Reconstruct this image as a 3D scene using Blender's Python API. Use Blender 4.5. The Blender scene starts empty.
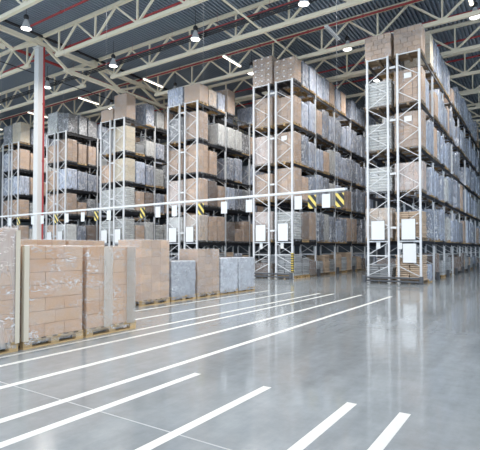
import bpy, math, random
from mathutils import Vector, Matrix, noise

scene = bpy.context.scene
COL = scene.collection
R = random.Random(7)

# ------------------------------------------------------------------ materials
def node_mat(name):
    m = bpy.data.materials.new(name); m.use_nodes = True
    nt = m.node_tree; nt.nodes.clear()
    out = nt.nodes.new('ShaderNodeOutputMaterial')
    return m, nt, out

def principled(name, col, rough=0.6, metal=0.0, var=0.0, nscale=6.0, bump=0.0, island=0.0, obj_var=0.0,
               stretch=(1, 1, 1), spec=0.5, col2=None, obj_mix=0.0):
    """plain surface with procedural colour variation: noise, per-island and per-object"""
    m, nt, out = node_mat(name); N = nt.nodes; Lk = nt.links
    b = N.new('ShaderNodeBsdfPrincipled'); Lk.new(b.outputs[0], out.inputs[0])
    b.inputs['Roughness'].default_value = rough; b.inputs['Metallic'].default_value = metal
    b.inputs['Specular IOR Level'].default_value = spec
    tc = N.new('ShaderNodeTexCoord'); mp = N.new('ShaderNodeMapping'); mp.inputs['Scale'].default_value = stretch
    Lk.new(tc.outputs['Object'], mp.inputs[0])
    nz = N.new('ShaderNodeTexNoise'); nz.inputs['Scale'].default_value = nscale; nz.inputs['Detail'].default_value = 5
    Lk.new(mp.outputs[0], nz.inputs['Vector'])
    cur = None
    rgb = N.new('ShaderNodeRGB'); rgb.outputs[0].default_value = (*col, 1); cur = rgb.outputs[0]
    if col2 is not None:
        mx = N.new('ShaderNodeMix'); mx.data_type = 'RGBA'
        mx.inputs[7].default_value = (*col2, 1); Lk.new(cur, mx.inputs[6])
        g = N.new('ShaderNodeNewGeometry'); Lk.new(g.outputs['Random Per Island'], mx.inputs[0]); cur = mx.outputs[2]
    def scale_by(sock, amt):
        nonlocal cur
        mr = N.new('ShaderNodeMapRange'); mr.inputs[3].default_value = 1 - amt; mr.inputs[4].default_value = 1 + amt
        Lk.new(sock, mr.inputs[0])
        hs = N.new('ShaderNodeHueSaturation'); Lk.new(mr.outputs[0], hs.inputs['Value']); Lk.new(cur, hs.inputs['Color'])
        cur = hs.outputs[0]
    if var: scale_by(nz.outputs[0], var)
    if island:
        g = N.new('ShaderNodeNewGeometry'); scale_by(g.outputs['Random Per Island'], island)
    if obj_var:
        oi = N.new('ShaderNodeObjectInfo'); scale_by(oi.outputs['Random'], obj_var)
    Lk.new(cur, b.inputs['Base Color'])
    if bump:
        bp = N.new('ShaderNodeBump'); bp.inputs['Strength'].default_value = bump; bp.inputs['Distance'].default_value = 0.02
        Lk.new(nz.outputs[0], bp.inputs['Height']); Lk.new(bp.outputs[0], b.inputs['Normal'])
    return m

def film(name, col, lo, hi, rough=0.22, nscale=5.0, stretch=(1, 1, 0.35), bump=0.5, var=0.15, crease=0.0, cscale=6.0, cstretch=(1, 1, 2.2), cover=0.5, cw=0.03):
    """stretch film: clear plastic, milky in folds, with white glints painted along the creases"""
    m, nt, out = node_mat(name); N = nt.nodes; Lk = nt.links
    b = N.new('ShaderNodeBsdfPrincipled'); b.inputs['Base Color'].default_value = (*col, 1)
    b.inputs['Roughness'].default_value = rough; b.inputs['Specular IOR Level'].default_value = 0.6
    oi0 = N.new('ShaderNodeObjectInfo'); mv = N.new('ShaderNodeMapRange'); mv.inputs[3].default_value = 1 - var; mv.inputs[4].default_value = 1 + var
    Lk.new(oi0.outputs['Random'], mv.inputs[0]); hs = N.new('ShaderNodeHueSaturation'); hs.inputs['Color'].default_value = (*col, 1)
    Lk.new(mv.outputs[0], hs.inputs['Value']); Lk.new(hs.outputs[0], b.inputs['Base Color'])
    t = N.new('ShaderNodeBsdfTransparent'); mix = N.new('ShaderNodeMixShader')
    tc = N.new('ShaderNodeTexCoord'); mp = N.new('ShaderNodeMapping'); mp.inputs['Scale'].default_value = stretch
    oi = N.new('ShaderNodeObjectInfo'); ad = N.new('ShaderNodeVectorMath'); ad.operation = 'ADD'
    ml = N.new('ShaderNodeMath'); ml.operation = 'MULTIPLY'; ml.inputs[1].default_value = 37.0
    Lk.new(oi.outputs['Random'], ml.inputs[0])
    Lk.new(tc.outputs['Object'], ad.inputs[0]); Lk.new(ml.outputs[0], ad.inputs[1]); Lk.new(ad.outputs[0], mp.inputs[0])
    nz = N.new('ShaderNodeTexNoise'); nz.inputs['Scale'].default_value = nscale; nz.inputs['Detail'].default_value = 6
    nz.inputs['Roughness'].default_value = 0.65; nz.inputs['Distortion'].default_value = 1.2
    Lk.new(mp.outputs[0], nz.inputs['Vector'])
    mr = N.new('ShaderNodeMapRange'); mr.inputs[1].default_value = 0.35; mr.inputs[2].default_value = 0.7
    mr.inputs[3].default_value = lo; mr.inputs[4].default_value = hi; Lk.new(nz.outputs[0], mr.inputs[0])
    bp = N.new('ShaderNodeBump'); bp.inputs['Strength'].default_value = bump; bp.inputs['Distance'].default_value = 0.05
    Lk.new(nz.outputs[0], bp.inputs['Height']); Lk.new(bp.outputs[0], b.inputs['Normal'])
    fac = mr.outputs[0]
    if crease:
        mp2 = N.new('ShaderNodeMapping'); mp2.inputs['Scale'].default_value = cstretch; Lk.new(ad.outputs[0], mp2.inputs[0])
        n2 = N.new('ShaderNodeTexNoise'); n2.inputs['Scale'].default_value = cscale; n2.inputs['Detail'].default_value = 2.5; n2.inputs['Distortion'].default_value = 0.9
        Lk.new(mp2.outputs[0], n2.inputs['Vector'])
        s1 = N.new('ShaderNodeMath'); s1.operation = 'SUBTRACT'; s1.inputs[1].default_value = 0.5; Lk.new(n2.outputs[0], s1.inputs[0])
        s2 = N.new('ShaderNodeMath'); s2.operation = 'ABSOLUTE'; Lk.new(s1.outputs[0], s2.inputs[0])
        s3 = N.new('ShaderNodeMapRange'); s3.inputs[1].default_value = 0.0; s3.inputs[2].default_value = cw; s3.inputs[3].default_value = crease; s3.inputs[4].default_value = 0
        Lk.new(s2.outputs[0], s3.inputs[0])
        n3 = N.new('ShaderNodeTexNoise'); n3.inputs['Scale'].default_value = cscale * 0.35; Lk.new(mp2.outputs[0], n3.inputs['Vector'])
        s4 = N.new('ShaderNodeMapRange'); s4.inputs[1].default_value = cover - 0.04; s4.inputs[2].default_value = cover + 0.08; Lk.new(n3.outputs[0], s4.inputs[0])
        s5 = N.new('ShaderNodeMath'); s5.operation = 'MULTIPLY'; Lk.new(s3.outputs[0], s5.inputs[0]); Lk.new(s4.outputs[0], s5.inputs[1])
        s6 = N.new('ShaderNodeMath'); s6.operation = 'MAXIMUM'; Lk.new(fac, s6.inputs[0]); Lk.new(s5.outputs[0], s6.inputs[1]); fac = s6.outputs[0]
        cm = N.new('ShaderNodeMix'); cm.data_type = 'RGBA'; Lk.new(s5.outputs[0], cm.inputs[0]); Lk.new(hs.outputs[0], cm.inputs[6]); cm.inputs[7].default_value = (0.88, 0.89, 0.91, 1); Lk.new(cm.outputs[2], b.inputs['Base Color'])  # creases whitened: sparkle highlights painted into the film colour
    Lk.new(fac, mix.inputs[0]); Lk.new(t.outputs[0], mix.inputs[1]); Lk.new(b.outputs[0], mix.inputs[2])
    Lk.new(mix.outputs[0], out.inputs[0])
    return m

def emit(name, col, s):
    m, nt, out = node_mat(name)
    e = nt.nodes.new('ShaderNodeEmission'); e.inputs[0].default_value = (*col, 1); e.inputs[1].default_value = s
    nt.links.new(e.outputs[0], out.inputs[0]); return m

def floor_mat():
    m, nt, out = node_mat('polished_concrete'); N = nt.nodes; Lk = nt.links
    b = N.new('ShaderNodeBsdfPrincipled'); Lk.new(b.outputs[0], out.inputs[0])
    tc = N.new('ShaderNodeTexCoord')
    def nz(scale, det, rough=0.6, st=(1, 1, 1)):
        mp = N.new('ShaderNodeMapping'); mp.inputs['Scale'].default_value = st; Lk.new(tc.outputs['Object'], mp.inputs[0])
        n = N.new('ShaderNodeTexNoise'); n.inputs['Scale'].default_value = scale; n.inputs['Detail'].default_value = det
        n.inputs['Roughness'].default_value = rough; Lk.new(mp.outputs[0], n.inputs['Vector']); return n
    n1 = nz(0.35, 6); n2 = nz(5, 8, 0.7); n3 = nz(1.2, 6, 0.7, (3.0, 0.5, 1))
    ramp = N.new('ShaderNodeValToRGB')
    ramp.color_ramp.elements[0].position = 0.36; ramp.color_ramp.elements[0].color = (0.285, 0.312, 0.328, 1)
    ramp.color_ramp.elements[1].position = 0.66; ramp.color_ramp.elements[1].color = (0.355, 0.395, 0.42, 1)
    Lk.new(n1.outputs[0], ramp.inputs[0])
    m1 = N.new('ShaderNodeMix'); m1.data_type = 'RGBA'; m1.blend_type = 'MULTIPLY'; m1.inputs[0].default_value = 1
    r2 = N.new('ShaderNodeMapRange'); r2.inputs[1].default_value = 0.3; r2.inputs[2].default_value = 0.7
    r2.inputs[3].default_value = 0.88; r2.inputs[4].default_value = 1.08; Lk.new(n2.outputs[0], r2.inputs[0])
    r3 = N.new('ShaderNodeMapRange'); r3.inputs[1].default_value = 0.3; r3.inputs[2].default_value = 0.7
    r3.inputs[3].default_value = 0.9; r3.inputs[4].default_value = 1.1; Lk.new(n3.outputs[0], r3.inputs[0])
    mm = N.new('ShaderNodeMath'); mm.operation = 'MULTIPLY'; Lk.new(r2.outputs[0], mm.inputs[0]); Lk.new(r3.outputs[0], mm.inputs[1])
    Lk.new(ramp.outputs[0], m1.inputs[6]); Lk.new(mm.outputs[0], m1.inputs[7])
    Lk.new(m1.outputs[2], b.inputs['Base Color'])
    rr = N.new('ShaderNodeMapRange'); rr.inputs[1].default_value = 0.3; rr.inputs[2].default_value = 0.7
    rr.inputs[3].default_value = 0.12; rr.inputs[4].default_value = 0.24; Lk.new(n3.outputs[0], rr.inputs[0])
    Lk.new(rr.outputs[0], b.inputs['Roughness'])
    b.inputs['Specular IOR Level'].default_value = 0.75; b.inputs['Coat Weight'].default_value = 0.4; b.inputs['Coat Roughness'].default_value = 0.06
    bp = N.new('ShaderNodeBump'); bp.inputs['Strength'].default_value = 0.03; bp.inputs['Distance'].default_value = 0.02
    Lk.new(n2.outputs[0], bp.inputs['Height']); Lk.new(bp.outputs[0], b.inputs['Normal'])
    return m

def stripes_mat(name, c1, c2, freq, ang):
    m, nt, out = node_mat(name); N = nt.nodes; Lk = nt.links
    b = N.new('ShaderNodeBsdfPrincipled'); b.inputs['Roughness'].default_value = 0.5; Lk.new(b.outputs[0], out.inputs[0])
    tc = N.new('ShaderNodeTexCoord'); mp = N.new('ShaderNodeMapping')
    mp.inputs['Rotation'].default_value = ang; Lk.new(tc.outputs['Object'], mp.inputs[0])
    w = N.new('ShaderNodeTexWave'); w.bands_direction = 'X'; w.inputs['Scale'].default_value = freq; Lk.new(mp.outputs[0], w.inputs[0])
    g = N.new('ShaderNodeMath'); g.operation = 'GREATER_THAN'; g.inputs[1].default_value = 0.55; Lk.new(w.outputs['Fac'], g.inputs[0])
    mx = N.new('ShaderNodeMix'); mx.data_type = 'RGBA'; mx.inputs[6].default_value = (*c1, 1); mx.inputs[7].default_value = (*c2, 1)
    Lk.new(g.outputs[0], mx.inputs[0]); Lk.new(mx.outputs[2], b.inputs['Base Color']); return m

M = {}
M['floor'] = floor_mat()
M['line'] = principled('white_floor_paint', (0.80, 0.80, 0.77), 0.45, var=0.08, nscale=9)
M['joint_dark'] = principled('joint_filler_dark', (0.16, 0.17, 0.18), 0.6)
M['joint_light'] = principled('joint_filler_light', (0.50, 0.52, 0.53), 0.5)
M['deck'] = principled('galvanised_roof_deck', (0.28, 0.33, 0.39), 0.4, metal=0.2, var=0.1, nscale=0.6)
M['cream'] = principled('cream_steel_paint', (0.86, 0.77, 0.585), 0.5, var=0.04, nscale=2)
M['wall'] = principled('grey_wall_panel', (0.16, 0.18, 0.20), 0.6, var=0.05)
M['post'] = principled('light_grey_rack_paint', (0.74, 0.75, 0.76), 0.4, var=0.03)
M['beam'] = principled('shade_darkened_beam_paint', (0.022, 0.024, 0.03), 0.5, var=0.1)  # dark grey beams taken near black, shelf shade put into the colour
M['guard'] = principled('dark_grey_guard_paint', (0.085, 0.09, 0.10), 0.45, var=0.1)
M['white'] = principled('white_steel_paint', (0.82, 0.82, 0.80), 0.4)
M['whitecol'] = principled('white_column_paint', (0.70, 0.69, 0.66), 0.45, var=0.03)
M['red'] = principled('red_sprinkler_paint', (0.36, 0.035, 0.035), 0.4)
M['black'] = principled('black_plastic', (0.02, 0.02, 0.022), 0.5)
M['galv'] = principled('zinc_steel', (0.45, 0.46, 0.47), 0.4, metal=0.6)
M['board'] = principled('white_notice_board', (0.84, 0.84, 0.83), 0.35)
M['paper'] = principled('white_paper', (0.82, 0.82, 0.80), 0.7)
M['wood'] = principled('pallet_wood', (0.46, 0.31, 0.15), 0.75, var=0.25, nscale=7, island=0.25, obj_var=0.2, stretch=(1, 6, 1))
M['blackpallet'] = principled('near_black_pallet', (0.035, 0.032, 0.03), 0.6, var=0.2)  # near-black pallets, most used from the third rack leftward
M['darkwood'] = principled('shade_darkened_pallet_wood', (0.22, 0.16, 0.10), 0.8, var=0.25, nscale=7, island=0.3, obj_var=0.2, stretch=(1, 6, 1))  # darker copy of the pallet wood, shade under the loads painted in
M['carton'] = principled('brown_carton', (0.55, 0.375, 0.25), 0.75, var=0.06, nscale=3, island=0.16, obj_var=0.2)
M['carton_near'] = principled('tan_carton', (0.59, 0.34, 0.18), 0.7, var=0.06, nscale=3, island=0.06, col2=(0.56, 0.36, 0.215))
M['peach'] = principled('pale_carton', (0.62, 0.47, 0.34), 0.75, var=0.06, nscale=3, island=0.08, obj_var=0.08)
M['cream_carton'] = principled('cream_carton', (0.66, 0.56, 0.40), 0.75, var=0.05, nscale=3, island=0.06)
M['pink'] = principled('pinkish_carton', (0.60, 0.44, 0.36), 0.75, var=0.08, nscale=4, island=0.1, obj_var=0.08)
M['darkbrown'] = principled('dark_brown_carton', (0.20, 0.13, 0.085), 0.75, var=0.08, nscale=3, island=0.15, obj_var=0.2)
M['sack'] = principled('white_woven_sack', (0.62, 0.62, 0.59), 0.7, var=0.15, nscale=14, island=0.12, obj_var=0.1, bump=0.4)
M['greysack'] = principled('grey_sack', (0.40, 0.41, 0.42), 0.6, var=0.2, nscale=10, island=0.2, obj_var=0.2, bump=0.4)
M['greygoods'] = principled('grey_goods', (0.34, 0.34, 0.35), 0.7, var=0.1, nscale=5, island=0.25, obj_var=0.35, col2=(0.30, 0.25, 0.20))
M['film_clear'] = film('clear_stretch_film', (0.76, 0.79, 0.84), 0.08, 0.30, rough=0.16, nscale=2.5, stretch=(1, 1, 1.6), bump=0.5, crease=0.75, cscale=5.0, cover=0.52)
M['film_near'] = film('wrinkled_clear_film', (0.86, 0.84, 0.82), 0.09, 0.30, rough=0.14, nscale=2.2, stretch=(1, 1, 1.6), bump=0.6, crease=0.85, cscale=5.5, cover=0.46, cw=0.035)
M['film_band'] = film('overlapped_film_band', (0.70, 0.68, 0.62), 0.25, 0.4, rough=0.2, nscale=3.0, bump=0.2)
M['film_grey'] = film('grey_tinted_stretch_film', (0.66, 0.69, 0.74), 0.35, 0.75, rough=0.16, nscale=3.0, stretch=(1, 1, 1.4), bump=0.6, crease=0.9, cscale=5.0, cover=0.46)
M['film_white'] = film('milky_stretch_film', (0.86, 0.86, 0.86), 0.18, 0.55, rough=0.15, nscale=2.5, bump=0.6, crease=0.95, cscale=5.5, cover=0.46)
M['film_silver_glare'] = film('glare_tinted_silver_film', (0.56, 0.63, 0.78), 0.3, 0.9, rough=0.12, nscale=5.0, stretch=(1, 1, 0.35), bump=1.0, var=0.42, crease=1.0, cscale=3.6, cstretch=(1.8, 1.8, 0.9), cover=0.40, cw=0.06)  # bluish glare of cool daylight put into the film colour
M['film_dark'] = film('dark_grey_stretch_film', (0.36, 0.37, 0.39), 0.5, 0.9, rough=0.12, nscale=5.0, stretch=(1, 1, 0.7), bump=1.0, var=0.25, crease=1.0, cscale=4.0, cstretch=(1, 1, 1.4), cover=0.42, cw=0.06)
M['softgrey'] = principled('pale_grey_packages', (0.50, 0.50, 0.52), 0.7, var=0.08, island=0.12)
M['edge'] = principled('paper_edge_board', (0.68, 0.60, 0.47), 0.6)
M['lampshell'] = principled('grey_lamp_reflector', (0.62, 0.63, 0.64), 0.35, metal=0.1)
M['lens'] = emit('lamp_lens', (1.0, 0.98, 0.95), 7.0)
M['tube'] = emit('fluorescent_tube', (1.0, 0.88, 0.68), 3.2)
M['tube_off'] = principled('unlit_tube', (0.62, 0.64, 0.66), 0.3)
M['hazard'] = stripes_mat('yellow_black_stripes', (0.03, 0.03, 0.03), (0.88, 0.68, 0.16), 1.75, (0, math.radians(40), 0))
M['sleeve'] = stripes_mat('yellow_black_bands', (0.03, 0.03, 0.03), (0.75, 0.55, 0.10), 2.6, (0, math.radians(-90), 0))

# ------------------------------------------------------------------ mesh helpers
class MB:
    def __init__(s): s.v = []; s.f = []
    def add(s, vs, fs):
        b = len(s.v); s.v += [tuple(v) for v in vs]; s.f += [tuple(b + i for i in f) for f in fs]; return s
    def box(s, x0, x1, y0, y1, z0, z1):
        return s.add([(x0, y0, z0), (x1, y0, z0), (x1, y1, z0), (x0, y1, z0), (x0, y0, z1), (x1, y0, z1), (x1, y1, z1), (x0, y1, z1)],
                     [(3, 2, 1, 0), (4, 5, 6, 7), (0, 1, 5, 4), (1, 2, 6, 5), (2, 3, 7, 6), (3, 0, 4, 7)])
    def cbox(s, x0, x1, y0, y1, z0, z1, c):
        """box with chamfered edges"""
        X, Y, Z = (x0, x1), (y0, y1), (z0, z1); vs = []; idx = {}
        for i in (0, 1):
            for j in (0, 1):
                for k in (0, 1):
                    sx, sy, sz = (1, -1)[i], (1, -1)[j], (1, -1)[k]
                    for a in range(3):
                        p = [X[i] + sx * c, Y[j] + sy * c, Z[k] + sz * c]
                        p[a] = (X[i], Y[j], Z[k])[a]; idx[(i, j, k, a)] = len(vs); vs.append(p)
        fs = []
        def q(*ks): fs.append(tuple(idx[k] for k in ks))
        for a in range(3):
            b, d = (a + 1) % 3, (a + 2) % 3
            for e in (0, 1):
                def key(u, w):
                    t = [0, 0, 0]; t[a] = e; t[b] = u; t[d] = w; return (*t, a)
                loop = [key(0, 0), key(1, 0), key(1, 1), key(0, 1)]
                q(*(loop if e else loop[::-1]))
            for u in (0, 1):
                for w in (0, 1):
                    def k2(t, ax):
                        r = [0, 0, 0]; r[a] = t; r[b] = u; r[d] = w; return (*r, ax)
                    loop = [k2(0, b), k2(1, b), k2(1, d), k2(0, d)]
                    q(*(loop[::-1] if (u + w) % 2 == 0 else loop))
        for i in (0, 1):
            for j in (0, 1):
                for k in (0, 1):
                    t = [(i, j, k, 0), (i, j, k, 1), (i, j, k, 2)]
                    q(*(t if (i + j + k) % 2 else t[::-1]))
        return s.add(vs, fs)
    def bar(s, a, b, w, h=None, up=(0, 0, 1)):
        """square bar from a to b"""
        h = h or w; a = Vector(a); b = Vector(b); d = (b - a).normalized(); u = Vector(up)
        if abs(d.dot(u)) > 0.98: u = Vector((1, 0, 0))
        r = d.cross(u).normalized(); u = r.cross(d)
        vs = [p + r * sx * w / 2 + u * sy * h / 2 for p in (a, b) for sx, sy in ((-1, -1), (1, -1), (1, 1), (-1, 1))]
        return s.add(vs, [(3, 2, 1, 0), (4, 5, 6, 7), (0, 1, 5, 4), (1, 2, 6, 5), (2, 3, 7, 6), (3, 0, 4, 7)])
    def tube(s, a, b, r, n=8):
        a = Vector(a); b = Vector(b); d = (b - a).normalized(); u = Vector((0, 0, 1))
        if abs(d.dot(u)) > 0.98: u = Vector((1, 0, 0))
        x = d.cross(u).normalized(); y = x.cross(d)
        vs = [p + (x * math.cos(2 * math.pi * i / n) + y * math.sin(2 * math.pi * i / n)) * r for p in (a, b) for i in range(n)]
        fs = [(i, (i + 1) % n, n + (i + 1) % n, n + i) for i in range(n)] + [tuple(range(n))[::-1], tuple(range(n, 2 * n))]
        return s.add(vs, fs)
    def lathe(s, prof, n=20, c=(0, 0, 0), caps=True):
        vs = [(c[0] + r * math.cos(2 * math.pi * i / n), c[1] + r * math.sin(2 * math.pi * i / n), c[2] + z) for r, z in prof for i in range(n)]
        fs = [(j * n + i, j * n + (i + 1) % n, (j + 1) * n + (i + 1) % n, (j + 1) * n + i) for j in range(len(prof) - 1) for i in range(n)]
        if caps: fs += [tuple(range(n))[::-1], tuple((len(prof) - 1) * n + i for i in range(n))]
        return s.add(vs, fs)
    def mesh(s, name, mat, smooth=False):
        me = bpy.data.meshes.new(name); me.from_pydata(s.v, [], s.f)
        me.materials.append(M[mat] if isinstance(mat, str) else mat)
        if smooth: me.polygons.foreach_set('use_smooth', [True] * len(me.polygons))
        me.update(); return me

def link(name, me, parent=None, loc=(0, 0, 0)):
    o = bpy.data.objects.new(name, me); COL.objects.link(o); o.location = loc
    if parent: o.parent = parent
    return o
def thing(name, label, cat, loc=(0, 0, 0), group=None, rz=0, me=None):
    o = link(name, me, None, loc); o.rotation_euler = (0, 0, rz); o['label'] = label; o['category'] = cat
    if me is None: o.empty_display_size = 0.2
    if group: o['group'] = group
    return o
def struct(name, me, loc=(0, 0, 0)):
    o = link(name, me, None, loc); o['kind'] = 'structure'; return o

# ------------------------------------------------------------------ camera
cam = bpy.data.cameras.new('camera'); co = bpy.data.objects.new('camera', cam); COL.objects.link(co)
FPX, YAW, PIT = 454.07, 0.58358, 0.0235
cam.sensor_fit = 'HORIZONTAL'; cam.sensor_width = 36.0; cam.lens = FPX / 480 * 36
cam.shift_y = 13.388 / 480; cam.clip_end = 300
co.location = (4.2156, -20.5517, 1.5); co.rotation_euler = (math.pi / 2 + PIT, 0, YAW)
scene.camera = co

# ------------------------------------------------------------------ setting
X0, X1, Y0, Y1, ZD = -46.0, 26.0, -34.0, 46.0, 13.45
fl = struct('floor', MB().box(X0, X1, Y0, Y1, -0.2, 0).mesh('floor', 'floor'))
T = 0.0015
def stripe(x, y0, y1, w=0.1):
    link('painted_line', MB().box(x - w / 2, x + w / 2, y0, y1, 0.0003, T).mesh('painted_line', 'line'), fl)
stripe(-3.97, -13.9, -6.25, 0.085); stripe(-2.99, -14.2, -6.22, 0.085)
stripe(-2.03, -22, -6.21, 0.085); stripe(-1.575, -22, -6.07, 0.085)
stripe(-0.67, -23, -5.97); stripe(0.27, -23, -5.91)
for x in (0.755, 1.72, 2.67, 3.17): stripe(x, -23, -16.23)
link('floor_joint', MB().box(X0, X1, -17.74, -17.725, 0.0003, 0.001).mesh('floor_joint', 'joint_light'), fl)
link('floor_joint', MB().box(X0, X1, -11.86, -11.84, 0.0003, 0.001).mesh('floor_joint', 'joint_dark'), fl)
link('floor_joint', MB().box(5.9, 5.912, Y0, Y1, 0.0003, 0.001).mesh('floor_joint', 'joint_dark'), fl)

# corrugated roof deck, ribs along y
prof = []; x = X0; P = 0.20
while x < X1:
    prof += [(x, 0), (x + 0.075, 0), (x + 0.09, 0.13), (x + 0.185, 0.13)]; x += P
prof.append((x, 0))
mb = MB(); n = len(prof)
mb.add([(px, y, ZD + pz) for y in (Y0, Y1) for px, pz in prof], [(i, i + n, i + n + 1, i + 1) for i in range(n - 1)])
struct('ceiling', mb.mesh('ceiling', 'deck'))
struct('wall_back', MB().box(X0, X1, Y1, Y1 + 0.2, 0, 13.7).mesh('wall_back', 'wall'))
struct('light_block_right', MB().box(X1, X1 + 0.2, 16, Y1, 0, 13.7).mesh('light_block_right', 'wall'))  # unseen wall, added and sized to cut daylight on the aisle faces
struct('wall_left', MB().box(X0 - 0.2, X0, -14, Y1, 0, 13.7).mesh('wall_left', 'wall'))

_c = {}
def cached(key, fn):
    if key not in _c: _c[key] = fn()
    return _c[key]
# ------------------------------------------------------------------ roof trusses
ZB, ZT = 12.0, 13.35
PX = -18.9
def bolt_plate(mb, x, y, z, d):   # gusset plate at a node
    if d == 'x': mb.box(x - .18, x + .18, y - .012, y + .012, z - .1, z + .12)
    else: mb.box(x - .012, x + .012, y - .18, y + .18, z - .1, z + .12)
truss_names = ['first', 'second', 'third', 'fourth', 'fifth', 'sixth', 'seventh', 'eighth', 'ninth', 'tenth', 'eleventh']
def roof_truss(y, xa, xb, label):
    t = thing('roof_truss', label, 'roof truss', ((xa + xb) / 2, y, ZB), 'cream roof trusses'); ox = (xa + xb) / 2
    L = xb - xa
    tops = [-3.88 + 2.98 * k for k in range(-20, 12)]; tops = [x for x in tops if xa + 0.5 < x < xb - 0.5]
    bots = [-5.37 + 2.98 * k for k in range(-20, 12)]; bots = [x for x in bots if xa + 0.5 < x < xb - 0.5]
    link('top_chord', MB().bar((xa + 0.1 - ox, 0, ZT - ZB), (xb - 0.1 - ox, 0, ZT - ZB), .15, .16).mesh('top_chord', 'cream'), t)
    link('bottom_chord', MB().bar((bots[0] - .25 - ox, 0, 0), (bots[-1] + .25 - ox, 0, 0), .16, .17).mesh('bottom_chord', 'cream'), t)
    nodes = [xa + 0.12] + tops + [xb - 0.12]
    for b in bots:
        l = max(v for v in nodes if v < b - 0.3); r = min(v for v in nodes if v > b + 0.3)
        for e in (l, r):
            off = 0.06 if e > b else -0.06
            def dm(): return MB().bar((e - b, 0, ZT - ZB - .08), (off, 0, .08), .09, .09, (0, 1, 0)).mesh('diagonal', 'cream')
            link('diagonal', cached(('dg', round(e - b, 2)), dm), t, (b - ox, 0, 0))
        def vm():
            V = MB().bar((0, 0, .08), (0, 0, ZT - ZB - .08), .08, .08); bolt_plate(V, 0, 0, 0.08, 'x'); return V.mesh('vertical', 'cream')
        link('vertical', cached('vt', vm), t, (b - ox, 0, 0))
ys = [-9.5 + 3.8 * i for i in range(11)]
for i, y in enumerate(ys):
    where = ('meeting the white column' if i == 1 else 'in front of the white column' if i == 0 else
             f'{truss_names[i-1]} crosswise beyond the white column' if i > 1 else '')
    if i > 1: where = f'{truss_names[i-2]} truss beyond the white column'
    roof_truss(y, PX, 12.0, f'cream crosswise roof truss, {where}, span over the right racks')
    roof_truss(y, X0 + 0.3, PX, f'cream crosswise roof truss, {where}, span over the left racks')
# the main truss along the aisle direction
t = thing('main_truss', 'heavy cream lengthwise truss carried by the white column head', 'roof truss', (PX, -5.7, ZB))
ZM = 12.94 - ZB
MT = MB().bar((0, -8.5, ZM), (0, 40, ZM), .24, .2)
for k in range(-1, 10): MT.box(-.05, .05, k * 3.8 - .06, k * 3.8 + .06, ZM + .1, ZM + .325)
MT = MT.mesh('top_chord', 'cream'); link('top_chord', MT, t)
Bc = MB()
tops = [-7.6 + 3.8 * k for k in range(0, 12)]
for a, b in zip(tops[:-1], tops[1:]):
    m0 = (a + b) / 2 - (0.25 if abs(a) < 1e-6 else (-0.25 if abs(b) < 1e-6 else 0))
    a1 = a + .32 if abs(a) < 1e-6 else a; b1 = b - .32 if abs(b) < 1e-6 else b
    for e in (a1, b1): link('diagonal', MB().bar((0, e, ZM - .1), (0, m0, .05), .14, .14, (1, 0, 0)).mesh('diagonal', 'cream'), t)
Bc.bar((0, -8.5, 0), (0, -2.1, 0), .2, .2); Bc.bar((0, 1.5, 0), (0, 36, 0), .2, .2)
link('bottom_chord', Bc.mesh('bottom_chord', 'cream'), t)

# white column under the main truss
t = thing('support_column', 'tall white square steel column standing before the racks', 'column', (PX - 0.17, -5.7, 0))
link('shaft', MB().cbox(-.2, .2, -.19, .19, 0.02, 12.72, .015).mesh('shaft', 'whitecol'), t)
link('base_plate', MB().box(-.3, .3, -.3, .3, 0, .03).mesh('base_plate', 'whitecol'), t)
link('head_plate', MB().cbox(-.26, .26, -.26, .26, 12.72, 12.8, .01).mesh('head_plate', 'whitecol'), t)
link('head_stub', MB().box(-.1, .1, -.18, .18, 12.8, 12.835).mesh('head_stub', 'cream'), t)
t = thing('lengthwise_brace', 'pale steel brace running lengthwise under the roof trusses', 'roof brace', (-6.95, -9.5, 12.16))
CL = MB().tube((0, -0.5, 0), (0, 15.6, 0), .05)
for k in range(5): CL.box(-.08, .08, k * 3.8 - .05, k * 3.8 + .05, -.06, .06)
link('tube', CL.mesh('tube', 'cream'), t)

# red sprinkler pipes
def pipe(label, a, b, r=.055, drops=True, mat='red', cat='sprinkler pipe', name='sprinkler_pipe'):
    a = Vector(a); b = Vector(b); t = thing(name, label, cat, a)
    d = b - a; u = d.normalized(); mb = MB().tube((0, 0, 0), d, r); n = max(2, int(d.length / 3))
    for i in range(n + 1):
        p = d * (i / n)
        if 0 < i < n: mb.tube(p - u * .05, p + u * .05, r * 1.35)
        if cat == 'sprinkler pipe' and abs(u.z) < .1 and 0 < i < n: mb.tube(p, Vector((p.x, p.y, ZD - .003 - a.z)), .005, 5)
    link('pipe', mb.mesh('pipe', mat), t)
pipe('red ceiling pipe before the column, running crosswise', (-18.3, -7.0, 13.15), (12, -7.0, 13.15))
pipe('red ceiling pipe passing crosswise just behind the column head', (-42, -4.4, 13.1), (12, -4.55, 13.1))
pipe('red ceiling pipe crosswise above the tube lights', (-42, 1.5, 13.12), (12, 1.5, 13.12))
pipe('short red ceiling pipe behind the dead tube light', (-6.5, 3.95, 13.1), (12, 3.95, 13.1))
pipe('red ceiling pipe crosswise above the middle of the right racks', (-30, 7.05, 13.1), (12, 7.05, 13.1))
pipe('red ceiling pipe crosswise deep above the rack rows', (-30, 9.85, 13.1), (12, 9.85, 13.1))
pipe('dark red pipe running crosswise beside the black lamp cables', (-18.3, -2.3, 12.68), (12, -2.3, 12.68), .05, False)
pipe('thin black cable running lengthwise left of the column', (-20.6, -11, 11.9), (-20.6, 3, 11.9), .025, False, 'black', 'cable', 'power_cable')
pipe('red main pipe running lengthwise left of the column', (-20.72, -12, 12.95), (-20.72, 14, 12.95), .09, False)
pipe('red standpipe rising beside the white column', (PX + .30, -5.72, 0), (PX + .30, -5.72, 12.7), .052, False)
pipe('thick dark conduit running lengthwise over the column head', (-18.70, -11, 13.3), (-18.70, 10, 13.3), .07, False, 'black', 'conduit', 'conduit')
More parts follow.
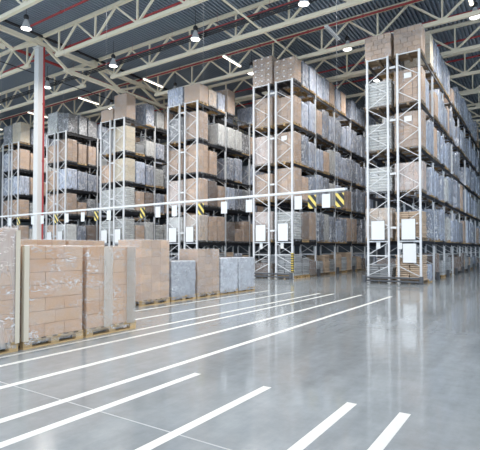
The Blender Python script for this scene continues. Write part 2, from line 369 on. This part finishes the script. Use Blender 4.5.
pipe('upper black lamp cable strung crosswise under the trusses', (-44, -2.5, 12.5), (12, -2.5, 12.5), .036, False, 'black', 'cable', 'power_cable')
pipe('middle black lamp cable strung crosswise under the trusses', (-44, -2.53, 12.38), (12, -2.53, 12.38), .036, False, 'black', 'cable', 'power_cable')
pipe('lower black lamp cable strung crosswise under the trusses', (-44, -2.56, 12.27), (12, -2.56, 12.27), .036, False, 'black', 'cable', 'power_cable')

# ------------------------------------------------------------------ lamps
LX = [1.9, -4.1, -10.05, -16.1, -22.4, -28.5]
shell_me = MB().lathe([(.26, .0), (.26, .03), (.20, .2), (.12, .4), (.08, .48), (.08, .52)], 24, caps=False).mesh('reflector', 'lampshell', True)
lens_me = MB().lathe([(.0, -.03), (.14, -.025), (.245, .012), (.245, .02)], 24).mesh('lens', 'lens')
gear_me = MB().lathe([(.05, .5), (.10, .54), (.14, .62), (.13, .72), (.08, .79), (.03, .81)], 16).mesh('ballast', 'black', True)
cord_me = MB().tube((0, 0, .69), (0, 0, 1.45), .012, 6).mesh('cord', 'black')
lamp_light = bpy.data.lights.new('lamp_light', 'AREA'); lamp_light.shape = 'DISK'; lamp_light.size = .5
lamp_light.energy = 170; lamp_light.color = (1.0, 0.965, 0.92); lamp_light.spread = math.radians(150)
rowname = {-18.9: 'row over the lane ends', -13.6: 'row over the floor pallets', -8.3: 'row in front of the column', -3.0: 'row on the black cables', 2.3: 'row over the rack ends', 7.6: 'row deep over the racks'}
colname = ['over the aisle beyond the rightmost rack', 'over the aisle between rightmost and second rack', 'over the aisle between second and third rack',
           'over the aisle between third and fourth rack', 'over the aisle between fourth and fifth rack', 'over the aisle between fifth and leftmost rack']
def lamp(x, y, label):
    t = thing('high_bay_lamp', label, 'ceiling lamp', (x, y, 12.0), 'bell-shaped high-bay lamps')
    for nm, me in (('reflector', shell_me), ('lens', lens_me), ('ballast', gear_me)): link(nm, me, t).scale = (.88, .88, .86)
    link('cord', cord_me, t)
    l = bpy.data.objects.new('lamp_light', lamp_light); COL.objects.link(l); l.parent = t; l.location = (0, 0, -.05)
for y in rowname:
    for i, x in enumerate(LX):
        if y < -9 and x < -17: continue
        lamp(x, y, f'bell-shaped lamp, {rowname[y]}, {colname[i]}')
tube_box = MB().cbox(-.09, .09, -.85, .85, .03, .1, .01).mesh('housing', 'white')
tube_lit = MB().cbox(-.06, .06, -.84, .84, -.02, .03, .015).mesh('tube', 'tube')
tube_off = MB(); [tube_off.tube((sx, -.82, 0), (sx, .82, 0), .025) for sx in (-.05, .05)]
tube_off = tube_off.mesh('tube', 'tube_off')
hang_me = MB().tube((0, 0, .1), (0, 0, 1.45), .008, 6).mesh('cord', 'galv')
for i, x in enumerate(LX + [-35.2]):
    lit = i != 1
    nm = (colname + ['at the far left end of the row'])[i]
    t = thing('tube_light', ('glowing' if lit else 'unlit grey') + ' tube light ' + nm, 'tube light', (x, .25, 12.0), 'tube lights over the rack ends')
    link('housing', tube_box, t); link('tube', tube_lit if lit else tube_off, t)
    link('cord', hang_me, t, (0, -.6, 0)); link('cord', hang_me, t, (0, .6, 0))

# ------------------------------------------------------------------ racks
PER, LB, WR, FD = 6.1415, 2.835, 2.375, 1.028
PH = 10.19
TZ = [0.0, 1.86, 3.96, 5.86, 7.86, 10.06]
def c_post():
    # channel profile with returned lips, standing on a foot plate
    mb = MB(); o = [(-.042, -.045), (.042, -.045), (.042, .045), (.025, .045), (.025, -.025), (-.025, -.025), (-.025, .045), (-.042, .045)]
    n = len(o)
    mb.add([(px, py, z) for z in (0.01, PH) for px, py in o],
           [(i, (i + 1) % n, n + (i + 1) % n, n + i) for i in range(n)] + [(0, 1, 4, 5), (1, 2, 3, 4), (0, 5, 6, 7)][:0] + [(5, 4, 1, 0), (4, 3, 2, 1), (7, 6, 5, 0), (n + 0, n + 1, n + 4, n + 5), (n + 1, n + 2, n + 3, n + 4), (n + 0, n + 5, n + 6, n + 7)])
    mb.box(-.08, .08, -.07, .07, 0, .012)
    return mb.mesh('post', 'post')
post_me = c_post()
def bracing(mirror):
    mb = MB(); a, b = .05, FD - .05
    def X(u): return (FD - u) if mirror else u
    z = .55
    mb.bar((X(a), 0, .25), (X(b), 0, .25), .03, .045); mb.bar((X(a), 0, 1.2), (X(b), 0, 1.2), .03, .045); mb.bar((X(a), 0, 1.84), (X(b), 0, 1.84), .03, .06)
    mb.bar((X(a), 0, .3), (X(b), 0, 0.75), .03, .035, (0, 1, 0)); mb.bar((X(a), 0, .75), (X(b), 0, 1.2), .03, .035, (0, 1, 0)); mb.bar((X(a), 0, 1.25), (X(b), 0, 1.8), .03, .035, (0, 1, 0))
    z = 2.45; left = True
    z = 1.9
    while z < PH - .7:
        if left: mb.bar((X(a), 0, z), (X(b), 0, z + .6), .028, .031, (0, 1, 0))
        else: mb.bar((X(b), 0, z), (X(a), 0, z + .6), .028, .031, (0, 1, 0))
        left = not left; z += .6
    mb.bar((X(a), 0, PH - .05), (X(b), 0, PH - .05), .03, .045)
    return mb.mesh('upright_frame', 'post')
brace_me = [bracing(False), bracing(True)]
beam_me = MB()
beam_me.cbox(-.025, .025, .05, LB - .05, -.13, 0, .006); beam_me.box(-.03, .03, .045, .06, -.2, .04); beam_me.box(-.03, .03, LB - .06, LB - .045, -.2, .04)
beam_me = beam_me.mesh('shelf_beam', 'beam')
spacer_me = MB().bar((0, 0, 0), (WR - 2 * FD - .06, 0, 0), .06, .09).mesh('row_spacer', 'post')
RN = ['rightmost rack', 'second rack from right', 'third rack from right', 'fourth rack from right', 'fifth rack from right', 'leftmost rack']
RB = [8, 5, 3, 3, 3, 2]; LBAYS = 2
for i in range(6):
    xr = -PER * i
    t = thing('pallet_rack', f'tall light grey double pallet rack, the {RN[i]}', 'pallet rack', (xr - WR / 2, 0, 0), 'pallet racks in a row')
    for side, nb, xo in ((0, LBAYS, -WR / 2), (1, RB[i], WR / 2 - FD)):
        for k in range(nb + 1):
            f = link('upright_frame', brace_me[side], t, (xo, k * LB, 0))
            # posts sit inside the frame depth
            link('post', post_me, f, (.05, 0, 0)); link('post', post_me, f, (FD - .05, 0, 0))
            if i == 1 and side == 1 and k == 0:
                link('hazard_sleeve', MB().box(-.056, .056, -.056, -.047, .32, 1.3).box(.052, .058, -.05, .045, .32, 1.3).mesh('hazard_sleeve', 'sleeve'), f, (FD - .05, 0, 0))
        for k in range(nb):
            for z in TZ[1:]:
                o = link('shelf_beam', beam_me, t, (xo + .028 if side == 0 else xo + FD - .028, k * LB, z))
                link('rear_beam', beam_me, o, (FD - .056 if side == 0 else -(FD - .056), 0, 0))
    for k in range(2):
        for z in (2.45, 4.85, 7.25, 9.62): link('row_spacer', spacer_me, t, (-WR / 2 + FD + .03, k * LB, z))

# guards at the rack feet
def end_guard(i, label):
    xr = -PER * i
    t = thing('end_guard', label, 'rack guard', (xr - WR / 2, -.33, 0), 'dark guard rails at rack ends')
    w = WR / 2 + .03
    for sx in (-1, 1):
        p = link('guard_post', MB().cbox(sx * w - .075, sx * w + .075, -.08, .08, .012, .33, .02).mesh('guard_post', 'guard'), t)
        link('foot_plate', MB().box(sx * w - .14, sx * w + .14, -.12, .12, 0, .012).mesh('foot_plate', 'guard'), p)
    for z in (.1, .245): link('guard_rail', MB().cbox(-w + .075, w - .075, -.035, .035, z - .04, z + .04, .008).mesh('guard_rail', 'guard'), t)
end_guard(0, 'dark grey guard rail at the foot of the rightmost rack end')
end_guard(1, 'dark grey guard rail at the foot of the second rack end')
boot = MB(); boot.cbox(-.07, .07, -.09, .09, .01, .4, .015); boot.box(-.09, .09, -.11, .11, 0, .012); boot = boot.mesh('column_guard', 'guard')
ordn = ['first', 'second', 'third', 'fourth', 'fifth', 'sixth', 'seventh', 'eighth']
for i, nb in ((0, 8), (1, 5)):
    for k in range(1, nb):
        thing('post_guard', f'dark post guard at the {ordn[k-1]} aisle post behind the {RN[i]} end', 'rack guard', (-PER * i + .135, k * LB, 0), 'dark guards at the aisle posts', me=boot)

# notice boards on the rack ends
def board(x0, x1, z0, z1, label, group='white notice boards on rack ends'):
    w = x1 - x0; h = z1 - z0
    t = thing('notice_board', label, 'notice board', ((x0 + x1) / 2, -.075, z0), group)
    link('panel', MB().box(-w / 2 + .012, w / 2 - .012, -.012, .004, .012, h - .012).mesh('panel', 'board'), t)
    fr = MB(); fr.box(-w / 2, w / 2, -.018, .008, 0, .016).box(-w / 2, w / 2, -.018, .008, h - .012, h)
    fr.box(-w / 2, -w / 2 + .012, -.018, .008, .016, h - .012).box(w / 2 - .012, w / 2, -.018, .008, .016, h - .012)
    link('frame', fr.mesh('frame', 'guard'), t)
    link('bracket', MB().box(-w / 2 - .1, w / 2 + .1, .008, .024, h * .75, h * .75 + .04).mesh('bracket', 'post'), t)
en = ['rightmost rack end', 'second rack end', 'third rack end', 'fourth rack end', 'fifth rack end', 'leftmost rack end']
for i in range(5):
    x = -PER * i
    board(x - 2.17, x - 1.55, 1.9, 2.78, f'white framed notice board on the left frame of the {en[i]}')
    board(x - .84, x - .24, 1.9, 2.82, f'white framed notice board on the right frame of the {en[i]}' + (', upper of two' if i == 0 else ''))
board(-.79, -.21, .89, 1.75, 'white framed notice board on the rightmost rack end, lower of two')
plate = MB().box(-.09, .09, -.006, .006, 0, .28).mesh('name_plate', 'white')
thing('name_plate', 'small white plate beside the lower notice board on the rightmost rack', 'sign', (-.9, -.0745, 1.5), me=plate)
thing('name_plate', 'small white plate under the left notice board of the second rack', 'sign', (-PER - 1.86, -.03, 1.52), me=plate)
thing('name_plate', 'small white plate under the right notice board of the second rack', 'sign', (-PER - .62, -.03, 1.52), me=plate)
thing('name_plate', 'small white plate under the left notice board of the rightmost rack', 'sign', (-1.86, -.03, 1.52), me=plate)

# ------------------------------------------------------------------ hanging warning bar
A = Vector((-21.5, -7.53, 3.2)); B = Vector((-.36, -8.21, 3.2)); D = B - A; ang = math.atan2(D.y, D.x)
t = thing('height_bar', 'long white bar hung level across the rack ends', 'height bar', A, rz=ang)
Ln = D.length
link('bar', MB().cbox(0, Ln, -.035, .035, -.036, .036, .01).mesh('bar', 'white'), t)
link('end_hook', MB().box(Ln, Ln + .06, -.03, .03, -.03, .03).mesh('end_hook', 'galv'), t)
for x in (-19.5, -13.9, -10.9, -5.6, -.6):
    s = (x - A.x) / D.x * Ln
    link('suspension_wire', MB().tube((s, 0, .05), (s, 0, 10.2), .004, 6).mesh('suspension_wire', 'galv'), t)
sign_w = MB().box(-.125, .125, -.006, .006, -.40, -.0).mesh('panel', 'board')
sign_y = MB().box(-.13, .13, -.006, .006, -.40, -.0).mesh('panel', 'hazard')
hook = MB().tube((-.1, 0, 0), (-.1, 0, .064), .008, 6).tube((.1, 0, 0), (.1, 0, .064), .008, 6).mesh('hooks', 'galv')
S = [('w', -18.5), ('y', -17.64), ('w', -16.36), ('w', -15.54), ('y', -14.4), ('w', -13.58), ('w', -12.41), ('y', -11.48), ('w', -10.66), ('y', -8.65),
     ('w', -7.81), ('w', -6.96), ('y', -5.69), ('w', -4.67), ('w', -3.65), ('w', -1.86), ('y', -1.4), ('w', -.95), ('y', -.53)]
cnt = {'w': 0, 'y': 0}; tot = {k: sum(1 for a, _ in S if a == k) for k in 'wy'}
OR = ['first', 'second', 'third', 'fourth', 'fifth', 'sixth', 'seventh', 'eighth', 'ninth', 'tenth', 'eleventh', 'twelfth', 'thirteenth']
for k, x in S[::-1]:
    s = (x - A.x) / D.x; p = A + D * s
    o = OR[cnt[k]]; cnt[k] += 1
    nm = ('blank white panel' if k == 'w' else 'yellow and black striped panel')
    q = thing('hanging_sign', f'{nm} hanging from the white bar, {o} {"white" if k == "w" else "striped"} from right', 'hanging sign', (p.x, p.y, 3.1), 'panels on the white bar', ang)
    link('panel', sign_w if k == 'w' else sign_y, q); link('hooks', hook, q)

# ------------------------------------------------------------------ pallet loads
def pallet_mesh(w, d, mat):
    """w along x, d along y"""
    mb = MB(); b = .1
    n = 6
    for i in range(n):
        c = -d / 2 + b / 2 + i * (d - b) / (n - 1); mb.box(-w / 2, w / 2, c - b / 2, c + b / 2, .123, .144)
    for sx in (-1, 0, 1):
        c = sx * (w / 2 - b / 2); mb.box(c - b / 2, c + b / 2, -d / 2, d / 2, .1005, .1225)
        for sy in (-1, 0, 1):
            e = sy * (d / 2 - .07); mb.box(c - b / 2 + .002, c + b / 2 - .002, e - .07, e + .07, .0225, .1)
        mb.box(c - b / 2, c + b / 2, -d / 2, d / 2, 0, .022)
    return mb.mesh('pallet', mat)
def stack(w, d, h, nx, ny, nz, seed, mat, ch=.006, jit=.006, gap=.006, alt=False, name='cartons', lg=.006):
    """individual cartons (or sacks) in layers, sitting at z .145"""
    r = random.Random(seed); mb = MB(); z = .146; hz = h / nz
    for k in range(nz):
        ax, ay = (nx, ny)
        if alt and k % 2: ax, ay = (ny, nx) if nx != ny else (max(1, nx - 1), ny)
        for i in range(ax):
            for j in range(ay):
                x0 = -w / 2 + i * w / ax; y0 = -d / 2 + j * d / ay
                a, b, c = r.uniform(-jit, jit), r.uniform(-jit, jit), r.uniform(0, jit)
                mb.cbox(x0 + gap + a, x0 + w / ax - gap + a, y0 + gap + b, y0 + d / ay - gap + b, z + .001, z + hz - lg - c * .3, min(ch, hz * .35))
        z += hz
    return mb.mesh(name, mat)
def wrap_shell(w, d, h, seed, mat, amp=.008, nu=10, nv=12, fq=3.0, rad=.03, out=.012):
    """thin film drawn round the stack: four sides with rounded corners, drawn in over the top edge"""
    mb = MB(); W, Dd = w / 2 + out, d / 2 + out; ring = []
    pts = []
    for (cx, cy, a0) in ((W - rad, -Dd + rad, -90), (W - rad, Dd - rad, 0), (-W + rad, Dd - rad, 90), (-W + rad, -Dd + rad, 180)):
        for q in range(4):
            a = math.radians(a0 + 30 * q); pts.append((cx + rad * math.cos(a), cy + rad * math.sin(a)))
    full = []
    for i in range(len(pts)):
        p, qn = pts[i], pts[(i + 1) % len(pts)]
        full.append(p)
        L = math.hypot(qn[0] - p[0], qn[1] - p[1])
        if L > .2:
            for s in range(1, nu): full.append((p[0] + (qn[0] - p[0]) * s / nu, p[1] + (qn[1] - p[1]) * s / nu))
    n = len(full); z0, z1 = .06, .146 + h + .01
    rows = [z0 + (z1 - z0) * k / nv for k in range(nv + 1)]
    for k, z in enumerate(rows):
        for (x, y) in full:
            v = noise.noise(Vector((x * fq + seed * 7.1, y * fq, z * fq * .8)))
            v2 = noise.noise(Vector((x * fq * 3 + seed, y * fq * 3 + 4, z * fq)))
            s = 1 + (v * amp * 1.0 + v2 * amp * .5) / max(.3, min(W, Dd))
            s = max(s, 1 - .3 * out / min(W, Dd))
            zz = z + (v2 * .02 if k == 0 else 0)
            mb.v.append((x * s, y * s, zz))
    for (x, y) in full:   # fold over the top
        v = noise.noise(Vector((x * 4 + seed, y * 4, 9)))
        mb.v.append((x * (.8 + .06 * v), y * (.8 + .06 * v), z1 + .012))
    for k in range(nv + 1):
        for i in range(n):
            mb.f.append((k * n + i, k * n + (i + 1) % n, (k + 1) * n + (i + 1) % n, (k + 1) * n + i))
    return mb.mesh('stretch_wrap', mat, True)

# kind: (look, name, category, cartons material, (nx,ny,nz per metre), film, options)
KINDS = {
 'carton':   ('brown carton pallet', 'carton_pallet', 'pallet of cartons', 'carton', (3, 2, 3.2), 'film_clear', {}),
 'small':    ('tan small-carton pallet', 'carton_pallet', 'pallet of cartons', 'carton', (4, 3, 4.6), 'film_clear', {'alt': True}),
 'big':      ('brown big-box pallet', 'carton_pallet', 'pallet of cartons', 'carton', (1, 1, 0.6), 'film_clear', {}),
 'tall':     ('pale tan tall-box pallet', 'carton_pallet', 'pallet of cartons', 'cream_carton', (2, 1, 2.2), 'film_clear', {}),
 'pink':     ('pinkish wrapped carton pallet', 'carton_pallet', 'pallet of cartons', 'pink', (3, 2, 5), 'film_white', {}),
 'pale':     ('pale cream carton pallet', 'carton_pallet', 'pallet of cartons', 'peach', (2, 2, 4), 'film_white', {}),
 'dark':     ('dark brown carton pallet', 'carton_pallet', 'pallet of cartons', 'darkbrown', (2, 2, 3), 'film_clear', {}),
 'sack':     ('white woven sack pallet', 'sack_pallet', 'pallet of sacks', 'sack', (2, 2, 8), 'film_clear', {'ch': .035, 'jit': .012, 'alt': True, 'part': 'sacks'}),
 'gsack':    ('grey layered sack pallet', 'sack_pallet', 'pallet of sacks', 'greysack', (2, 2, 8), 'film_silver_glare', {'ch': .035, 'jit': .012, 'alt': True, 'part': 'sacks'}),
 'trays':    ('grey layered tray pallet', 'tray_pallet', 'pallet of trays', 'greysack', (2, 1, 11), None, {'ch': .02, 'jit': .018, 'part': 'trays'}),
 'ttrays':   ('tan layered tray pallet', 'tray_pallet', 'pallet of trays', 'peach', (2, 1, 11), None, {'ch': .02, 'jit': .018, 'part': 'trays'}),
 'silver':   ('silver grey wrapped pallet', 'wrapped_pallet', 'wrapped pallet', 'greygoods', (2, 2, 4), 'film_silver_glare', {'amp': .022, 'part': 'packages'}),
 'steel':    ('dark grey wrapped pallet', 'wrapped_pallet', 'wrapped pallet', 'greygoods', (2, 2, 4), 'film_dark', {'amp': .025, 'part': 'packages'}),
 'white':    ('white wrapped pallet', 'wrapped_pallet', 'wrapped pallet', 'sack', (2, 2, 5), 'film_white', {'amp': .012, 'part': 'packages'}),
}
wood_of = {}
def load(kind, w, d, h, seed, loc, label, group, labels=False, sheet=False, near=None, dark_mat=False):
    look, name, cat, mat, (nx, ny, nzm), fm, op = KINDS[kind]
    h = round(h * 20) / 20; sd = seed % 3
    t = thing(name, label, cat, loc, group)
    pm = dark_mat or 'wood'
    link('pallet', cached(('p', w, d, pm), lambda: pallet_mesh(w, d, pm)), t)
    nz = max(1, round(nzm * h)); part = op.get('part', 'cartons')
    sm = near.get('mat', mat) if near else mat
    if near: nx, ny, nz = near.get('n', (nx, ny, nz))
    w2, d2 = w - .02, d - .03
    link(part, cached((kind, w, d, h, sd, nx, ny, nz, sm), lambda: stack(w2, d2, h, nx, ny, nz, sd * 11 + 5, sm, op.get('ch', .006) if not near else .003, op.get('jit', .005) if not near else .0025, gap=.0022 if near else .006, alt=(near or op).get('alt', False), name=part, lg=.010 if part in ('sacks', 'trays') else .003 if near else .006)), t)
    if fm:
        nu, nv = (10, 12) if not near else (28, 30)
        link('stretch_wrap', cached(('w', kind, w, d, h, sd, fm, bool(near)), lambda: wrap_shell(w2, d2, h, sd * 3 + 1, near.get('film', fm) if near else fm, op.get('amp', .006), nu, nv, 3.0 if not near else 5.0)), t)
    if labels:
        mb = MB(); hz = h / nz
        for k in range(nz):
            for i in range(nx):
                cx = -w2 / 2 + (i + .5) * w2 / nx; cz = .146 + (k + .72) * hz
                mb.box(cx - .05, cx + .05, -d2 / 2 - .028, -d2 / 2 - .024, cz - .03, cz + .03)
        link('carton_labels', mb.mesh('carton_labels', 'paper'), t)
    if sheet:
        link('shipping_label', MB().box(-.16, .16, -d2 / 2 - .03, -d2 / 2 - .026, .146 + h * .72, .146 + h * .72 + .24).mesh('shipping_label', 'paper'), t)
    return t

TN = ['floor tier', 'first shelf', 'second shelf', 'third shelf', 'fourth shelf', 'top shelf']
BN = ['end bay', 'second bay', 'third bay', 'fourth bay', 'fifth bay', 'sixth bay', 'seventh bay', 'eighth bay']
SN = ['front spot', 'middle spot', 'rear spot']
# first spots (rack, side): list of six tiers (kind, height, opts)
FIRST = {
 (0, 0): [('trays', .55), ('pale', 1.35), ('sack', 1.1), ('sack', 1.2), ('sack', 1.15), ('small', 1.1)],
 (0, 1): [('ttrays', 1.1), ('ttrays', 1.15), ('pink', 1.2), ('carton', 1.55, 'sheet'), ('carton', 1.45, 'sheet'), ('small', 1.15)],
 (1, 0): [('dark', .6), ('pink', 1.45), ('carton', 1.35), ('pink', 1.45), ('carton', 1.5), ('carton', 1.5, 'labels')],
 (1, 1): [('trays', 1.1), ('sack', 1.4), ('carton', 1.6), ('carton', 1.5, 'sheet'), ('carton', 1.35), ('carton', 1.15, 'labels')],
 (2, 0): [('trays', .6), ('white', 1.4), ('pink', 1.5), ('carton', 1.5), ('steel', 1.4), ('silver', 1.05)],
 (2, 1): [('trays', .8), ('pale', 1.5), ('carton', 1.6), ('carton', 1.65), ('carton', 1.6), ('big', 1.0)],
 (3, 0): [('trays', .6), ('sack', 1.4), ('sack', 1.4), ('carton', 1.2), ('steel', 1.5), ('big', .8)],
 (3, 1): [('trays', .8), ('sack', 1.5), ('sack', 1.5), ('tall', 1.5), ('tall', 1.65), ('big', 1.6)],
 (4, 0): [('trays', .6), ('carton', 1.3), ('carton', 1.4), ('carton', 1.4), ('big', 1.3), ('white', 1.6)],
 (4, 1): [('trays', .8), ('white', 1.3), ('carton', 1.5), ('silver', 1.4), ('carton', 1.6), ('steel', 1.3)],
 (5, 0): [('trays', .6), ('pink', 1.4), ('carton', 1.4), ('silver', 1.4), ('silver', 1.4), ('steel', 1.5)],
 (5, 1): [('dark', .8), ('carton', 1.4), ('carton', 1.4), ('silver', 1.4), ('big', 1.6), ('tall', 1.6)],
}
# further spots of the end bays: (rack, tier): [middle, rear, then next bay ...]
NEXT = {
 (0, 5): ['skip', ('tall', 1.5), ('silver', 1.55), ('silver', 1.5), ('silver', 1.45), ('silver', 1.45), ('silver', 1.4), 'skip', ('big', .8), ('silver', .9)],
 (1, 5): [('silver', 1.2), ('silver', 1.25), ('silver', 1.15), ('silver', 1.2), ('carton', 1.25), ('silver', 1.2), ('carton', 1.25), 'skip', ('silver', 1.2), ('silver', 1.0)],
 (1, 2): [('carton', 1.2), ('silver', 1.3)],
 (1, 1): [('dark', 1.4), ('carton', 1.5)],
 (1, 0): [('trays', .9), ('dark', .7), ('trays', .7)],
 (2, 5): [('pale', .95), ('silver', 1.0), ('big', 1.5), 'skip', 'skip', ('silver', 1.1)],
 (2, 4): ['skip', ('white', 1.25), ('white', 1.25), ('white', 1.25), ('steel', 1.2)],
 (2, 3): [('carton', 1.4), 'skip', ('silver', 1.3), ('silver', 1.4)],
 (2, 2): [('dark', 1.5), ('carton', 1.3), ('silver', 1.3), ('silver', 1.3)],
 (2, 1): [('carton', 1.45), ('carton', 1.5), ('dark', 1.2), ('small', .8)],
 (3, 5): ['skip', ('silver', 1.4), ('white', 1.1), ('big', 1.3)],
 (3, 4): [('trays', .6), ('white', 1.0), ('silver', 1.0)],
 (3, 3): [('silver', 1.4), ('silver', 1.3), ('sack', 1.2)],
 (3, 2): [('carton', 1.3), ('dark', 1.3), ('silver', 1.3)],
 (4, 5): [('steel', 1.35), ('steel', 1.2), ('silver', 1.1)],
 (4, 4): [('carton', 1.4), ('carton', 1.4), ('trays', 1.0)],
 (4, 3): [('silver', 1.3), ('silver', 1.2), ('silver', 1.2)],
 (4, 2): [('carton', .9), ('steel', 1.2), ('silver', 1.0)],
 (4, 1): [('silver', 1.2), ('dark', 1.3), ('dark', 1.3)],
 (5, 5): [('silver', 1.2), ('silver', 1.2)],
 (5, 4): [('carton', 1.4), ('white', 1.2)],
}
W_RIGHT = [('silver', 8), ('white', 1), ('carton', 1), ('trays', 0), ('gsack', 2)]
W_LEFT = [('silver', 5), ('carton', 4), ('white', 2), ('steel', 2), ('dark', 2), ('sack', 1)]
def pick(ws):
    t = R.uniform(0, sum(w for _, w in ws))
    for k, w in ws:
        t -= w
        if t <= 0: return k
    return ws[0][0]
SKIP = set()
used = {}
for i in range(6):
    for side in (0, 1):
        nb = RB[i] if side else LBAYS
        xc = -PER * i - (.58 if side else WR - .515)
        for tier in range(6):
            for k in range(nb):
                for j in range(3):
                    s = k * 3 + j; opt = None
                    rnd = R.random(); kd = pick(W_RIGHT if i < 2 else W_LEFT); hh = R.uniform(1.1, 1.55); gapr = R.random(); sd = R.randrange(100)
                    if tier == 0: kd = R.choice(['trays', 'trays', 'gsack', 'ttrays', 'dark']) ; hh = R.uniform(.6, 1.15)
                    if s == 0:
                        e = FIRST[(i, side)][tier]; kd, hh = e[0], e[1]; opt = e[2] if len(e) > 2 else None
                    elif side == 1 and (i, tier) in NEXT and s - 1 < len(NEXT[(i, tier)]):
                        e = NEXT[(i, tier)][s - 1]
                        if e == 'skip': continue
                        kd, hh = e
                    elif gapr < .1: continue
                    elif side == 0 and k > 0 and tier == 0: continue
                    hh = min(hh, (1.5, 1.75, 1.55, 1.65, 1.85, 9)[tier])
                    if (i, side, tier, s) in SKIP: continue
                    look = KINDS[kd][0]
                    lab = f'{look}, {TN[tier]}, {RN[i]}, {"aisle" if side else "back"} row, {BN[k]}, {SN[j]}'
                    y = k * LB + .075 + .4425 + j * .9
                    load_ = load(kd, 1.2, .84 if kd in ('big',) else ((.72, .76, .8)[sd % 3] if s else .82), hh, sd, (xc + (.02 if side else -.02) + ((R.uniform(-.03, .04) if side else R.uniform(-.05, 0)) if s else 0), y, TZ[tier] + .002),
                                 lab, f'pallet loads on the {RN[i]}', opt == 'labels', opt == 'sheet', dark_mat=('blackpallet' if (i >= 2 and rnd < .8) or rnd < .15 else 'darkwood' if rnd < .7 else False))
                    load_['spot'] = f'{i},{side},{tier},{s}'

# the rows of pallets standing on the open floor; width runs along the aisle direction (y)
def floor_load(kind, xface, y0, y1, depth, h, seed, label, near, edges=()):
    w = depth; d = y1 - y0
    t = load(kind, round(w, 3), round(d, 3), h, seed, (xface - depth / 2, (y0 + y1) / 2, 0.001), label, 'pallets lined up on the floor', near=near)
    for (ex, ey, mat, ww) in edges:
        link('edge_protector', MB().box(ex * (w / 2 + .016) - .003, ex * (w / 2 + .016) + .003, ey * (d / 2 + .0) - ww * (ey > 0), ey * (d / 2) + ww * (ey < 0), .12, .146 + h).box(
            ex * (w / 2 + .018) - ww * (ex > 0), ex * (w / 2 + .018) + ww * (ex < 0), ey * (d / 2 + .004) - .003, ey * (d / 2 + .004) + .003, .12, .146 + h).mesh('edge_protector', mat), t)
    return t
FR = -2.2
floor_load('carton', FR, -17.95, -16.75, .95, 1.63, 0, 'tallest film-wrapped carton pallet at the left edge of the floor row', {'mat': 'carton_near', 'n': (3, 4, 8), 'film': 'film_white'}, ((1, 1, 'edge', .06),))
floor_load('carton', FR, -16.67, -15.61, .8, 1.4, 1, 'film-wrapped carton pallet between the tallest one and the checkered one', {'mat': 'carton_near', 'n': (2, 3, 7), 'alt': True, 'film': 'film_near'}, ((1, -1, 'edge', .07),))
p3 = floor_load('small', FR, -15.55, -14.42, .8, 1.4, 2, 'film-wrapped carton pallet with grey and tan columns, before the tall neat stack', {'mat': 'carton_near', 'n': (2, 4, 6), 'film': 'film_near'})
for yb, wb in ((-.12, .2), (.42, .22)):
    link('film_band', MB().box(.4 + .022, .4 + .024, yb - wb / 2, yb + wb / 2, .13, 1.54).mesh('film_band', 'film_band'), p3)
FR = -4.47
floor_load('carton', FR, -15.35, -14.32, .8, 1.55, 1, 'carton pallet behind the front row, its top just showing, nearer one', {'mat': 'carton_near', 'n': (2, 3, 6)})
floor_load('carton', FR, -14.28, -13.25, .8, 1.55, 2, 'carton pallet behind the front row, its top just showing, farther one', {'mat': 'carton_near', 'n': (2, 3, 6)})
floor_load('carton', FR, -12.06, -10.97, .93, 1.6, 0, 'tall neat carton stack on a pallet with film bands', {'mat': 'carton', 'n': (2, 3, 7)})
floor_load('silver', FR, -10.90, -9.82, .8, 1.0, 1, 'low grey film-wrapped pallet between two carton stacks on the floor', {'film': 'film_grey', 'mat': 'softgrey', 'n': (2, 5, 3)})
floor_load('carton', FR, -9.74, -8.59, .75, 1.35, 2, 'carton stack on a pallet between grey wrapped pallets', {'mat': 'carton', 'n': (2, 3, 6)})
floor_load('silver', FR, -8.53, -7.52, .8, 1.05, 0, 'grey film-wrapped pallet beside the last carton stack', {'film': 'film_grey', 'mat': 'softgrey', 'n': (2, 3, 4)})
floor_load('silver', FR, -7.46, -6.42, .8, 1.05, 2, 'grey film-wrapped pallet at the far end of the floor row', {'film': 'film_grey', 'mat': 'softgrey', 'n': (2, 3, 4)})
floor_load('white', -6.1, -10.9, -9.9, .9, 1.2, 1, 'white wrapped pallet behind the low grey one', {'film': 'film_white', 'n': (2, 2, 4)})

# ------------------------------------------------------------------ daylight through the open front, exposure
w = bpy.data.worlds.new('world'); scene.world = w; w.use_nodes = True
nt = w.node_tree; nt.nodes.clear()
o = nt.nodes.new('ShaderNodeOutputWorld'); b = nt.nodes.new('ShaderNodeBackground')
b.inputs[0].default_value = (0.72, 0.85, 1.0, 1); b.inputs[1].default_value = 2.3
nt.links.new(b.outputs[0], o.inputs[0])
scene.view_settings.view_transform = 'Standard'; scene.view_settings.look = 'None'
scene.view_settings.gamma = 1; scene.view_settings.use_curve_mapping = False
scene.view_settings.exposure = 0.2
